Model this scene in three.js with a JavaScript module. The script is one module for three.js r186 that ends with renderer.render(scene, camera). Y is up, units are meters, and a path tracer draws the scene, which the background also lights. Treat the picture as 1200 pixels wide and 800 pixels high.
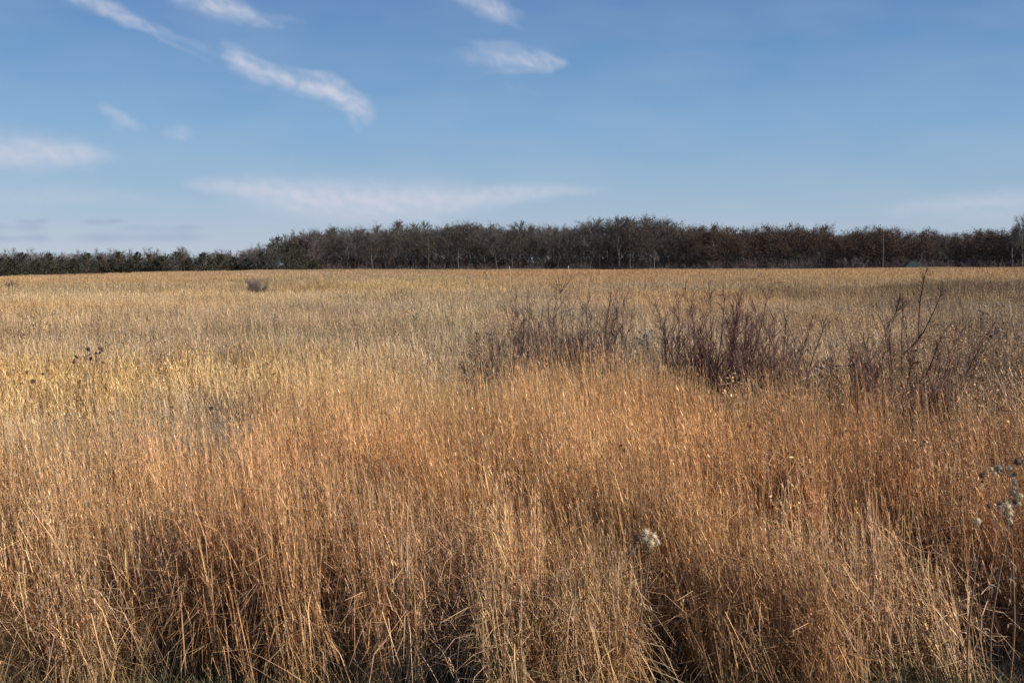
import * as THREE from 'three';
import { ImprovedNoise } from 'three/addons/math/ImprovedNoise.js';

// ---------------------------------------------------------------- camera, sky, sun, exposure
const scene = new THREE.Scene();
const EYE = 1.7, FOCAL = 1287, PITCH = Math.atan(88 / FOCAL);       // photo pixels (1200 x 800), horizon at row 312
const camera = new THREE.PerspectiveCamera(2 * Math.atan(400 / FOCAL) * 180 / Math.PI, 1200 / 800, 0.1, 6000);
camera.position.set(0, EYE, 0);
camera.rotation.x = -PITCH;

const renderer = new THREE.WebGLRenderer({ antialias: true });
renderer.toneMapping = THREE.LinearToneMapping;
renderer.toneMappingExposure = 1.1;
renderer.shadowMap.enabled = true;
renderer.shadowMap.type = THREE.PCFSoftShadowMap;

const SUN_AZ = 113 * Math.PI / 180, SUN_EL = 32 * Math.PI / 180;      // azimuth clockwise from the view direction
const sunDir = new THREE.Vector3(Math.sin(SUN_AZ) * Math.cos(SUN_EL), Math.sin(SUN_EL), -Math.cos(SUN_AZ) * Math.cos(SUN_EL));
const sun = new THREE.DirectionalLight(new THREE.Color(1, 0.93, 0.82), 5);
sun.name = 'sun';
sun.position.copy(sunDir).multiplyScalar(500);
sun.castShadow = true;
sun.shadow.mapSize.set(4096, 4096);
Object.assign(sun.shadow.camera, { left: -260, right: 260, top: 200, bottom: -200, near: 1, far: 1200 });
scene.add(sun, sun.target);

// ---------------------------------------------------------------- random numbers and noise
function rngFrom(seed) {
  let a = seed >>> 0;
  return () => { a = (a + 0x6D2B79F5) | 0; let t = Math.imul(a ^ (a >>> 15), 1 | a); t = (t + Math.imul(t ^ (t >>> 7), 61 | t)) ^ t; return ((t ^ (t >>> 14)) >>> 0) / 4294967296; };
}
const perlin = new ImprovedNoise();
const noise = (x, y, z = 0.37) => perlin.noise(x, y, z);
function fbm(x, y, z = 0.37, oct = 4) { let s = 0, a = 0.5, f = 1; for (let i = 0; i < oct; i++) { s += a * noise(x * f, y * f, z + i * 7.3); a *= 0.5; f *= 2.03; } return s; }
const clamp = (v, a = 0, b = 1) => Math.min(b, Math.max(a, v));
const smooth = (a, b, v) => { const t = clamp((v - a) / (b - a)); return t * t * (3 - 2 * t); };
const lerp = (a, b, t) => a + (b - a) * t;
const mix3 = (a, b, t) => [lerp(a[0], b[0], t), lerp(a[1], b[1], t), lerp(a[2], b[2], t)];
const tone = (c, k) => [c[0] * k, c[1] * k, c[2] * k];
const lin = (r, g, b) => { const c = new THREE.Color().setRGB(r / 255, g / 255, b / 255, THREE.SRGBColorSpace); return [c.r, c.g, c.b]; };

// ---------------------------------------------------------------- sky: air and cirrus on the dome, by azimuth and elevation in degrees
{
  const W = 4096, H = 2048, data = new Float32Array(W * H * 4);
  const D = 180 / Math.PI;
  const toSky = (px, py) => { // a direction from a photo pixel
    const x = (px - 600) / FOCAL, y = (400 - py) / FOCAL, c = Math.cos(PITCH), s = Math.sin(PITCH);
    const dy = y * c - s, dz = -(c + y * s);
    return [Math.atan2(x, -dz) * D, Math.atan2(dy, Math.hypot(x, dz)) * D];
  };
  const stops = [[-90, lin(188, 196, 208)], [0, lin(192, 202, 214)], [1.6, lin(181, 197, 214)], [4, lin(157, 188, 214)], [7, lin(134, 175, 214)], [10.5, lin(113, 157, 204)], [14, lin(96, 138, 192)], [30, lin(78, 117, 182)], [90, lin(62, 98, 162)]];
  const air = (el) => { let i = 0; while (i < stops.length - 2 && el > stops[i + 1][0]) i++; return mix3(stops[i][1], stops[i + 1][1], clamp((el - stops[i][0]) / (stops[i + 1][0] - stops[i][0]))); };
  // strokes: [points (photo pixels), half widths in pixels, strengths]
  const strokes = [ // the fourth entry marks smooth veils
    [[[85, -6], [130, 12], [165, 28], [215, 46], [258, 62]], [9, 8, 6, 4, 5], [0.45, 0.62, 0.5, 0.16, 0.1]],
    [[[262, 56], [278, 70], [306, 85], [346, 97], [386, 108], [418, 122], [434, 140]], [6, 12, 9, 9, 9, 12, 9], [0.12, 0.7, 0.68, 0.62, 0.66, 0.74, 0.25]],
    [[[262, 50], [300, 69], [352, 92]], [4, 4, 4], [0.2, 0.34, 0.3]], [[[330, 80], [372, 88], [402, 99], [428, 120]], [4, 5, 6, 6], [0.15, 0.4, 0.42, 0.3]], [[[398, 118], [416, 136], [424, 158]], [5, 6, 5], [0.3, 0.36, 0.06]], [[[272, 70], [310, 92], [350, 104]], [4, 5, 4], [0.3, 0.3, 0.1]],
    [[[545, 48], [592, 57], [632, 62]], [4, 6, 5], [0.08, 0.26, 0.3]], [[[556, 86], [600, 83], [645, 80]], [4, 5, 5], [0.05, 0.24, 0.3]], [[[588, 18], [602, 30], [616, 42]], [4, 4, 3], [0.3, 0.18, 0.03]], [[[150, 24], [190, 46], [246, 70]], [3, 3, 4], [0.2, 0.22, 0.1]], [[[284, 12], [320, 22], [372, 24]], [4, 4, 3], [0.3, 0.2, 0.03]], [[[600, 102], [640, 112]], [8, 8], [0.1, 0.06]],
    [[[345, 88], [380, 94], [405, 104]], [8, 9, 9], [0.25, 0.4, 0.4]],
    [[[205, -8], [250, 5], [285, 16], [325, 30]], [10, 12, 10, 5], [0.4, 0.6, 0.55, 0.2]],
    [[[535, -8], [565, 4], [590, 14], [612, 18]], [8, 11, 11, 6], [0.42, 0.52, 0.5, 0.2]],
    [[[540, 62], [580, 68], [615, 70], [640, 72], [656, 74]], [12, 11, 12, 10, 6], [0.1, 0.36, 0.56, 0.66, 0.3]],
    [[[-40, 176], [0, 177], [50, 180], [100, 181], [132, 184]], [17, 17, 16, 11, 5], [0.62, 0.7, 0.72, 0.66, 0.2], 1],
    [[[225, 216], [290, 222], [360, 232], [440, 238], [520, 236], [600, 228], [660, 223], [705, 222]], [6, 13, 19, 22, 17, 10, 7, 4], [0.4, 0.72, 0.82, 0.84, 0.75, 0.62, 0.5, 0.12], 1],
    [[[125, 130], [145, 142], [168, 150]], [10, 10, 6], [0.3, 0.35, 0.1]],
    [[[198, 152], [215, 156], [232, 156]], [8, 9, 5], [0.2, 0.3, 0.1]],
    [[[340, 188], [365, 190]], [8, 6], [0.12, 0.05]],
    [[[-20, 232], [80, 228], [180, 232]], [10, 9, 6], [0.2, 0.25, 0.1], 1],
    [[[1040, 246], [1110, 241], [1180, 233], [1240, 232]], [7, 10, 11, 10], [0.15, 0.4, 0.45, 0.4], 1],
    [[[1130, 252], [1240, 250]], [9, 10], [0.25, 0.3], 1],
  ].map(([pts, w, k, soft]) => ({ soft, p: pts.map(([a, b]) => toSky(a, b)), w: w.map((v) => v / FOCAL * D), k }));
  const greys = [[[-30, 266], [60, 266], 3.4, 0.6], [[12, 259.5], [60, 259], 2.2, 0.8], [[92, 259.5], [150, 259], 2.4, 0.8], [[-30, 280], [66, 279], 4, 0.6], [[66, 280], [255, 277], 5, 0.6], [[130, 268], [245, 267], 2.6, 0.6]]
    .map(([a, b, w, k]) => { const f = [0, 0.25, 0.5, 0.8, 1]; return { p: f.map((t, n) => toSky(lerp(a[0], b[0], t), lerp(a[1], b[1], t) + [0.5, -0.6, 0.3, -0.4, 0.4][n])), w: f.map((t, n) => w * [0.4, 1, 0.8, 1, 0.4][n] / FOCAL * D), k: f.map((t, n) => k * [0, 0.9, 0.7, 1, 0][n]) }; });
  const strength = (az, el, s) => {
    let best = 0;
    for (let i = 0; i + 1 < s.p.length; i++) {
      const [ax, ay] = s.p[i], [bx, by] = s.p[i + 1], dx = bx - ax, dy = by - ay, t = clamp(((az - ax) * dx + (el - ay) * dy) / (dx * dx + dy * dy));
      const d = Math.hypot(az - ax - t * dx, el - ay - t * dy) / lerp(s.w[i], s.w[i + 1], t);
      if (d < 2.2) best = Math.max(best, lerp(s.k[i], s.k[i + 1], t) * Math.exp(-Math.pow(d, 2.2) * 0.9));
    }
    return best;
  };
  const white = lin(201, 206, 222), lav = lin(158, 170, 199);
  for (let j = 0; j < H; j++) {
    const el = ((j + 0.5) / H - 0.5) * 180, base = air(el);
    for (let i = 0; i < W; i++) {
      const o = (j * W + i) * 4;
      let c = base;
      if (el > -1) {
        const az0 = ((i + 0.5) / W - 0.25) * 360, az = az0 > 180 ? az0 - 360 : az0;
        const cg = Math.sin(el / D) * sunDir.y + Math.cos(el / D) * (Math.sin(az / D) * sunDir.x - Math.cos(az / D) * sunDir.z);
        c = tone(base, 0.925 + 0.15 * cg * cg);                       // air scatters least at a right angle to the sun
        let k = 0;
        if (Math.abs(az) < 31 && el < 16) {
          const wx = az + 0.6 * fbm(az * 0.55, el * 0.9, 3.1, 3), wy = el + 0.34 * fbm(az * 0.6, el * 1.1, 9.7, 4);
          let soft = 0; for (const s of strokes) { const v = strength(wx, wy, s); if (v > k) { k = v; soft = s.soft; } }
          if (k > 0.003) {
            const w2 = fbm(az * 0.55, el * 0.9, 61, 3), al = az * 0.9 - el * 0.44 + 0.5 * w2, ac = az * 0.44 + el * 0.9 + 0.7 * w2;
            const fib = fbm(al * 0.45, ac * 2.3, 21, 3) + 0.7 * fbm(al * 1.6, ac * 7, 43, 4), tear = fbm(az * 1.6, el * 2.2, 55, 3);
            k = soft ? clamp(k * (0.95 + 0.5 * fib + 0.5 * tear)) : clamp(k * (1.0 + 1.15 * fib + 0.6 * tear) - 0.05 * (1 - k));
          }
          let g = 0;
          for (const s of greys) g = Math.max(g, strength(az, el + 0.16 * fbm(az * 0.9, el * 5, 77, 4), s));
          if (g > 0) c = mix3(c, lav, clamp(g));
          c = mix3(c, lin(196, 206, 222), 0.10 * clamp(0.5 + 1.5 * fbm(az * 0.18, el * 0.6, 88, 3)) * smooth(0, 3, el));
        } else if (el < 60) { // the same thin cirrus goes on round the sky
          const n = fbm(az * 0.05 + 7, el * 0.22 - az * 0.03, 12, 4);
          if (n > 0.2) k = (n - 0.2) * 2.4 * smooth(0, 4, el);
        }
        if (k > 0) c = mix3(c, white, clamp(k));
      }
      data[o] = c[0] / renderer.toneMappingExposure; data[o + 1] = c[1] / renderer.toneMappingExposure; data[o + 2] = c[2] / renderer.toneMappingExposure; data[o + 3] = 1;
    }
  }
  const sky = new THREE.DataTexture(data, W, H, THREE.RGBAFormat, THREE.FloatType);
  sky.mapping = THREE.EquirectangularReflectionMapping;
  sky.magFilter = sky.minFilter = THREE.LinearFilter;
  sky.needsUpdate = true;
  scene.background = sky;
  scene.environment = sky;
}

// ---------------------------------------------------------------- helpers
function land(x, z) { // height of the ground
  const d = Math.hypot(x, z), far = smooth(60, 260, d);
  let h = 0.10 * fbm(x * 0.05, z * 0.05, 5, 3) * smooth(3, 20, d) + 0.45 * fbm(x * 0.012 + 4, z * 0.012, 8, 2) * far;
  const u = x / Math.max(d, 1) * 300;
  h += far * (u < -55 ? -2.2 * Math.pow((-u - 55) / 85, 1.3) : u > 0 ? 0.004 * u : 0);
  h -= 1.1 * smooth(292, 312, -z);                        // the field drops a little where the wood begins
  return h;
}
const CP = Math.cos(PITCH), SP = Math.sin(PITCH);
function at(px, py, depth) { // the point that photo pixel shows at a depth along the view
  const x = (px - 600) / FOCAL, y = (400 - py) / FOCAL, dy = y * CP - SP, dz = CP + y * SP;
  return new THREE.Vector3(x / dz * depth, EYE + dy / dz * depth, -depth);
}
const V = (x, y, z) => new THREE.Vector3(x, y, z);
const tmpA = V(), tmpB = V(), tmpC = V();
class MB { // collects ribbons, tubes and faces in one geometry
  constructor() { this.p = []; this.n = []; this.c = []; this.i = []; }
  vert(v, n, c) { this.p.push(v.x, v.y, v.z); this.n.push(n.x, n.y, n.z); this.c.push(c[0], c[1], c[2]); return this.p.length / 3 - 1; }
  ribbon(pts, w0, w1, side, c) {
    let a = -1, b = -1;
    for (let k = 0; k < pts.length; k++) {
      const t = tmpA.subVectors(pts[Math.min(k + 1, pts.length - 1)], pts[Math.max(k - 1, 0)]);
      const s = tmpB.copy(side).addScaledVector(t, -side.dot(t) / Math.max(t.lengthSq(), 1e-12));
      if (s.lengthSq() < 1e-9) s.set(1, 0, 0.01); s.normalize();
      const n = tmpC.crossVectors(s, t).normalize(), w = lerp(w0, w1, k / (pts.length - 1)) / 2;
      const a2 = this.vert(V().copy(pts[k]).addScaledVector(s, -w), n, c), b2 = this.vert(V().copy(pts[k]).addScaledVector(s, w), n, c);
      if (k) this.i.push(a, b, b2, a, b2, a2);
      a = a2; b = b2;
    }
  }
  tube(pts, r0, r1, sides, c, pow = 1) {
    let prev = -1;
    const ref = V(0.31, 0.2, 0.93);
    for (let k = 0; k < pts.length; k++) {
      const t = V().subVectors(pts[Math.min(k + 1, pts.length - 1)], pts[Math.max(k - 1, 0)]).normalize();
      const u = V().crossVectors(t, ref).normalize(), v = V().crossVectors(t, u), r = lerp(r0, r1, Math.pow(k / (pts.length - 1), pow));
      const first = this.p.length / 3;
      for (let s = 0; s < sides; s++) {
        const an = s / sides * Math.PI * 2, n = V().addScaledVector(u, Math.cos(an)).addScaledVector(v, Math.sin(an));
        this.vert(V().copy(pts[k]).addScaledVector(n, r), n, c);
      }
      if (prev >= 0) for (let s = 0; s < sides; s++) { const s2 = (s + 1) % sides; this.i.push(prev + s, first + s2, first + s, prev + s, prev + s2, first + s2); }
      prev = first;
    }
  }
  leaf(p, along, across, c) { // a diamond-shaped leaf of two faces
    const n = V().crossVectors(across, along).normalize();
    const a = this.vert(p, n, c), b = this.vert(V().copy(p).addScaledVector(along, 0.5).add(across), n, c), d = this.vert(V().copy(p).add(along), n, c), e = this.vert(V().copy(p).addScaledVector(along, 0.5).sub(across), n, c);
    this.i.push(a, b, d, a, d, e);
  }
  geometry() {
    const g = new THREE.BufferGeometry();
    g.setAttribute('position', new THREE.Float32BufferAttribute(this.p, 3));
    g.setAttribute('normal', new THREE.Float32BufferAttribute(this.n, 3));
    g.setAttribute('color', new THREE.Float32BufferAttribute(this.c, 3));
    g.setIndex(this.i);
    return g;
  }
}
const used = {};
const numbered = (name) => { const k = used[name] = (used[name] ?? -1) + 1; return k ? name + '_' + String(k).padStart(3, '0') : name; };
function tag(o, label, category, group, kind) { o.userData = { label, category }; if (group) o.userData.group = group; if (kind) o.userData.kind = kind; return o; }
function shade(o) { o.traverse((m) => { if (m.isMesh) { m.castShadow = true; m.receiveShadow = true; } }); return o; }
function thing(name, label, category, p, group) { const o = new THREE.Group(); o.name = numbered(name); o.position.copy(p); scene.add(o); return tag(o, label, category, group); }
function part(name, geometry, material, parent) { const m = new THREE.Mesh(geometry, material); m.name = name; m.castShadow = m.receiveShadow = true; parent.add(m); return m; }
function copy(src, p, turn, scale, label) { const o = src.clone(); o.name = numbered(src.userData.kindName); o.position.copy(p); o.rotation.y = turn; o.scale.set(...scale); if (label) o.userData.label = label; scene.add(o); return o; }
const std = (color, roughness, extra = {}) => new THREE.MeshStandardMaterial({ color: new THREE.Color().setRGB(...color), roughness, side: THREE.DoubleSide, ...extra });
const M = {
  grass: new THREE.MeshPhysicalMaterial({ color: 0xffffff, vertexColors: true, roughness: 0.72, side: THREE.DoubleSide, specularIntensity: 0.6 }),
  wood: std([1, 1, 1], 0.9, { vertexColors: true }),
  leaf: std([1, 1, 1], 0.85, { vertexColors: true }),
  stalk: std([1, 1, 1], 0.8, { vertexColors: true }),
  fluff: std([1, 1, 1], 1, { vertexColors: true }),
};
const rndDir = (r) => { const y = r() * 2 - 1, a = r() * 6.2832, s = Math.sqrt(1 - y * y); return V(s * Math.cos(a), y, s * Math.sin(a)); };

// ---------------------------------------------------------------- ground
{
  const T = 1024, px = new Uint8Array(T * T * 4), bump = new Uint8Array(T * T * 4), r = rngFrom(5);
  const thatch = new Float32Array(T * T);
  for (let k = 0; k < 26000; k++) { // dead stalks pressed flat on the soil
    let x = r() * T, y = r() * T; const a = r() * 6.283, l = 8 + r() * 34, v = 0.25 + r() * 0.75;
    for (let s = 0; s < l; s++) { x += Math.cos(a); y += Math.sin(a); const o = ((y | 0) & (T - 1)) * T + ((x | 0) & (T - 1)); thatch[o] = v; }
  }
  for (let y = 0; y < T; y++) for (let x = 0; x < T; x++) {
    const o = (y * T + x) * 4, t = thatch[y * T + x], n = 0.5 + 0.5 * noise(x / T * 32, y / T * 32, 1.5) + 0.3 * noise(x / T * 8, y / T * 8, 4);
    const c = t ? mix3([120, 92, 60], [196, 164, 116], t) : mix3([62, 46, 32], [98, 76, 52], clamp(n));
    px[o] = c[0]; px[o + 1] = c[1]; px[o + 2] = c[2]; px[o + 3] = 255;
    bump[o] = bump[o + 1] = bump[o + 2] = clamp(0.3 * n + 0.6 * t) * 255; bump[o + 3] = 255;
  }
  const tex = (d, srgb) => { const t = new THREE.DataTexture(d, T, T); t.wrapS = t.wrapT = THREE.RepeatWrapping; t.magFilter = THREE.LinearFilter; t.minFilter = THREE.LinearMipmapLinearFilter; t.generateMipmaps = true; if (srgb) t.colorSpace = THREE.SRGBColorSpace; t.needsUpdate = true; return t; };
  const g = new THREE.BufferGeometry(), pos = [], uv = [], idx = [], rings = 120, seg = 160;
  for (let k = 0; k <= rings; k++) for (let s = 0; s <= seg; s++) {
    const d = k === 0 ? 0 : 0.4 * Math.pow(5200 / 0.4, (k - 1) / (rings - 1)), a = s / seg * Math.PI * 2, x = d * Math.sin(a), z = -d * Math.cos(a);
    pos.push(x, d > 420 ? land(x / d * 420, z / d * 420) : land(x, z), z); uv.push(x / 1.6, z / 1.6);
  }
  for (let k = 0; k < rings; k++) for (let s = 0; s < seg; s++) { const a = k * (seg + 1) + s, b = a + seg + 1; idx.push(a, a + 1, b + 1, a, b + 1, b); }
  g.setAttribute('position', new THREE.Float32BufferAttribute(pos, 3)); g.setAttribute('uv', new THREE.Float32BufferAttribute(uv, 2)); g.setIndex(idx); g.computeVertexNormals();
  const ground = new THREE.Mesh(g, new THREE.MeshStandardMaterial({ map: tex(px, true), bumpMap: tex(bump), bumpScale: 0.02, roughness: 1, side: THREE.DoubleSide }));
  ground.name = 'ground'; ground.receiveShadow = ground.castShadow = true; scene.add(ground);
  tag(ground, 'prairie soil strewn with flattened dead stalks under the grass', 'ground', null, 'structure');
}

// ---------------------------------------------------------------- the grass: what grows where
const C = {
  rust: [0.52, 0.254, 0.104], tan: [0.63, 0.39, 0.172], straw: [0.58, 0.43, 0.255], gold: [0.61, 0.395, 0.165], beige: [0.49, 0.345, 0.21],
  grey: [0.34, 0.26, 0.175], umber: [0.20, 0.115, 0.06], orange: [0.55, 0.315, 0.14], green: [0.20, 0.20, 0.10],
};
// patches seen in the field: photo pixel of the canopy, half width and half depth by pixel rows, colour, strength, height factor
const CANOPY = 0.75;
const rowDepth = (py, top = CANOPY) => (EYE - top) * FOCAL / Math.max(py - 312, 3.2);
const patches = [
  [0, 430, 240, 400, 480, 'gold', 0.95, 1.0], [320, 425, 170, 402, 455, 'gold', 0.8, 1.0], [490, 440, 90, 420, 470, 'gold', 0.6, 1],
  [70, 500, 130, 478, 530, 'grey', 0.9, 0.86], [215, 488, 120, 470, 512, 'grey', 0.85, 0.84], [300, 500, 60, 480, 530, 'grey', 0.5, 0.9],
  [470, 425, 110, 405, 445, 'grey', 0.7, 0.85], [580, 430, 60, 405, 455, 'grey', 0.6, 0.8],
  [490, 333, 110, 327, 345, 'gold', 0.55, 1.1], [430, 385, 170, 372, 400, 'beige', 0.5, 0.85], [130, 395, 180, 375, 402, 'beige', 0.8, 0.85],
  [530, 370, 70, 362, 380, 'green', 0.28, 0.8], [470, 352, 160, 348, 358, 'grey', 0.45, 0.9], [340, 378, 60, 372, 386, 'green', 0.2, 0.85],
  [100, 325, 200, 321, 331, 'orange', 0.55, 1.05], [780, 345, 120, 336, 360, 'orange', 0.45, 1], [700, 322, 180, 317, 329, 'orange', 0.7, 1.05],
  [940, 342, 80, 336, 348, 'umber', 0.6, 1.1], [1150, 338, 140, 330, 348, 'umber', 0.75, 1.15], [1060, 345, 100, 338, 356, 'umber', 0.35, 1.1], [1050, 322, 200, 316, 329, 'tan', 0.7, 1],
  [690, 355, 80, 350, 368, 'grey', 0.55, 0.8], [700, 372, 160, 360, 392, 'beige', 0.4, 0.8], [950, 355, 70, 348, 362, 'straw', 0.4, 0.8], [1000, 370, 70, 360, 380, 'orange', 0.3, 1],
  [1120, 440, 140, 400, 480, 'umber', 0.3, 0.95], [1170, 385, 90, 360, 420, 'umber', 0.4, 0.95], [960, 440, 120, 410, 470, 'tan', 0.45, 0.8],
  [620, 330, 100, 324, 338, 'orange', 0.5, 1], [660, 408, 90, 384, 440, 'grey', 0.6, 0.62], [860, 424, 100, 396, 462, 'umber', 0.35, 0.62], [750, 408, 70, 392, 440, 'grey', 0.6, 0.7], [1050, 445, 110, 410, 500, 'umber', 0.4, 0.72], [1150, 500, 80, 470, 540, 'umber', 0.4, 0.85],
  [303, 336, 34, 331, 344, 'beige', 0.5, 0.6], [220, 356, 190, 352, 361, 'umber', 0.22, 1], [560, 358, 150, 353, 364, 'straw', 0.4, 0.9], [60, 368, 120, 362, 374, 'straw', 0.4, 0.9], [900, 328, 160, 324, 332, 'orange', 0.5, 1.05],
  [90, 345, 150, 340, 350, 'straw', 0.55, 0.9], [150, 334, 170, 330, 339, 'grey', 0.35, 1], [60, 329, 120, 326, 333, 'orange', 0.5, 1.1], [350, 342, 130, 337, 350, 'straw', 0.35, 0.9], [250, 362, 160, 352, 372, 'beige', 0.5, 0.9],
].map(([px, py, hw, y0, y1, c, k, h]) => { const d = rowDepth(py), d0 = rowDepth(y1), d1 = rowDepth(y0); return { x: (px - 600) / FOCAL, hw: hw / FOCAL, dm: d, d0, d1, c: C[c], k, h, seed: px * 0.13 + py }; });
const standEnd = [[-0.7, 6.4], [-0.4, 6.6], [-0.25, 7.4], [-0.12, 9.2], [0.04, 9.9], [0.13, 8.9], [0.2, 8.3], [0.3, 7.5], [0.38, 6.9], [0.5, 6.7], [0.8, 6.7]];
function field(x, z) { // colour and height factor of the grass at a place
  const d = -z, b = x / Math.max(d, 0.5);
  let c = mix3(C.beige, C.tan, clamp(0.4 + 1.5 * fbm(x * 0.05, z * 0.03, 2.2, 3)));
  c = mix3(c, C.umber, 0.5 * clamp(2.2 * fbm(x * 0.035 + 9, z * 0.07, 17, 4) - 0.1)); c = mix3(c, C.orange, 0.6 * clamp(2.4 * fbm(x * 0.03 + 50, z * 0.05, 27, 4)));
  c = tone(c, 0.86 * (1 + 0.75 * fbm(x * 0.14, z * 0.2, 37, 4)));
  let h = 1;
  let end = standEnd[0][1];                                                        // where the rust-red stand ends, by bearing
  for (let k = 0; k + 1 < standEnd.length; k++) if (b > standEnd[k][0]) end = lerp(standEnd[k][1], standEnd[k + 1][1], clamp((b - standEnd[k][0]) / (standEnd[k + 1][0] - standEnd[k][0])));
  const near = 1 - smooth(end - 0.9, end + 1.2, d + 2.2 * fbm(x * 0.45, z * 0.45, 6.6, 3));
  c = mix3(c, mix3(C.rust, C.tan, clamp(0.34 + 1.1 * fbm(x * 0.5, z * 0.4, 14, 3) + 0.35 * smooth(6, 8.5, d) - 0.42 * smooth(-0.1, 0.4, b))), near);
  for (const p of patches) {
    const u = (b - p.x) / p.hw, v = d < p.dm ? (p.dm - d) / (p.dm - p.d0) : (d - p.dm) / (p.d1 - p.dm);
    const q = Math.hypot(u, v);
    if (q > 1.5) continue;
    const k = p.k * smooth(1.2, 0.55, q + 0.7 * fbm(x * 3 / (p.hw * p.dm + 0.5) + p.seed, z * 3 / (p.d1 - p.d0 + 0.5), p.seed, 3));
    c = mix3(c, p.c, k); h *= lerp(1, p.h, k);
  }
  return { c, h, near };
}
// ---- clump shapes
const gv = (r, spread) => { const k = 1 + (r() - 0.5) * spread, w = (r() - 0.5) * 0.1; return [k * (1 + w), k, k * (1 - w)]; };
function stems(mb, r, o) { // upright stems with small seed tufts
  for (let k = 0; k < o.n; k++) {
    const a = r() * 6.2832, q = Math.sqrt(r()) * o.radius, H = o.height * (0.62 + 0.45 * r()), la = r() * 6.2832, ll = o.lean * H * r() * r() * 1.6, base = V(Math.cos(a) * q, -0.02, Math.sin(a) * q);
    const bend = o.bend * H * (r() - 0.3), N = o.seg, pts = [], kink = r() < (o.broken ?? 0.04) ? 0.35 + r() * 0.5 : 2;
    for (let s = 0; s <= N; s++) {
      const t = s / N, over = Math.max(0, t - kink);
      pts.push(V(base.x + Math.cos(la) * (ll * t + bend * t * t + over * H * 0.9) + Math.cos(a) * q * 0.25 * t, base.y + H * t - over * H * 0.8, base.z + Math.sin(la) * (ll * t + bend * t * t + over * H * 0.9) + Math.sin(a) * q * 0.25 * t));
    }
    const c = o.paint ? o.paint(r) : gv(r, 0.7), w = o.width * (0.7 + 0.7 * r());
    if (o.round) mb.tube(pts, w / 2, w * 0.22, 3, c); else mb.ribbon(pts, w, w * 0.4, V(Math.cos(r() * 6.28), 0, Math.sin(r() * 6.28)), c);
    for (let s = 0; s < (o.tufts ?? 0); s++) { // feathery seed
      const t = 0.5 + 0.5 * (s + r()) / o.tufts, f = t * N, i = Math.min(N - 1, f | 0), p = V().lerpVectors(pts[i], pts[i + 1], f - i), an = r() * 6.28, up = V(Math.cos(an) * 0.45, 1, Math.sin(an) * 0.45).multiplyScalar((o.tuftLen ?? 0.02) * (0.6 + r() * 0.8));
      mb.ribbon([p, V().addVectors(p, up)], o.tuftW ?? 0.0025, 0.0006, V(-Math.sin(an), 0, Math.cos(an)), tone(c, 1.05 + r() * 0.65));
    }
    for (let s = 0; s < (o.leaves ?? 0); s++) { // narrow dry leaves leaving the stem
      if (r() > 0.6) continue;
      const t = 0.08 + 0.6 * r(), f = t * N, i = Math.min(N - 1, f | 0), p = V().lerpVectors(pts[i], pts[i + 1], f - i), an = r() * 6.28, L = (o.leafLen ?? 0.2) * (0.5 + r());
      const dir = V(Math.cos(an), 0, Math.sin(an)), lp = [p, V().copy(p).addScaledVector(dir, L * 0.22).add(V(0, L * 0.5, 0)), V().copy(p).addScaledVector(dir, L * 0.55).add(V(0, L * (0.75 - 0.5 * r()), 0)), V().copy(p).addScaledVector(dir, L * 0.8).add(V(0, L * (0.7 - 1.0 * r()), 0))];
      mb.ribbon(lp, w * 1.5, w * 0.3, V(-Math.sin(an), 0.3 * (r() - 0.5), Math.cos(an)), tone(c, 0.9 + r() * 0.45));
    }
  }
}
function curls(mb, r, o) { // arching, curling blades from the foot of a clump
  for (let k = 0; k < o.n; k++) {
    const a = r() * 6.2832, q = Math.sqrt(r()) * o.radius, L = o.length * (0.4 + 0.8 * r()), an = r() * 6.2832, out = 0.25 + 0.6 * r(), drop = r() * r() * 1.3, N = 5, pts = [], twist = (r() - 0.5) * 2;
    for (let s = 0; s <= N; s++) { const t = s / N; pts.push(V(Math.cos(a) * q + Math.cos(an + twist * t) * L * out * t, -0.01 + Math.max(0.004, L * (t * 1.05 - drop * t * t * t)), Math.sin(a) * q + Math.sin(an + twist * t) * L * out * t)); }
    const c = o.paint ? o.paint(r) : gv(r, 0.8);
    mb.ribbon(pts, o.width * (0.6 + 0.8 * r()), 0.0008, V(-Math.sin(an), 0.5 * (r() - 0.5), Math.cos(an)), c);
  }
}
const seedlingPaint = (r) => { const u = r(); return u < 0.14 ? gv(r, 0.4).map((v, i) => v * [1.35, 1.5, 1.65][i]) : u < 0.34 ? gv(r, 0.5).map((v) => v * 0.5) : u < 0.5 ? gv(r, 0.5).map((v, i) => v * [1.2, 1.27, 1.1][i]) : gv(r, 0.7); };
function bunches(seed, o) { // a patch of several bunches, each with a height, tint and lean of its own
  const mb = new MB(), r = rngFrom(seed);
  for (let b = 0; b < o.bunches; b++) {
    const one = new MB(), a = r() * 6.2832, q = Math.sqrt((b + r()) / o.bunches) * o.patch, tint = gv(r, o.tint ?? 0.4), lx = (r() - 0.5) * (o.tilt ?? 0.12), lz = (r() - 0.5) * (o.tilt ?? 0.12);
    stems(one, r, { ...o, height: o.height * (0.6 + 0.55 * r()) });
    const base = mb.p.length / 3;
    for (let k = 0; k < one.p.length; k += 3) {
      mb.p.push(one.p[k] + Math.cos(a) * q + lx * one.p[k + 1], one.p[k + 1], one.p[k + 2] + Math.sin(a) * q + lz * one.p[k + 1]);
      mb.n.push(one.n[k], one.n[k + 1], one.n[k + 2]);
      mb.c.push(one.c[k] * tint[0], one.c[k + 1] * tint[1], one.c[k + 2] * tint[2]);
    }
    for (const k of one.i) mb.i.push(k + base);
  }
  return mb.geometry();
}
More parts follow.
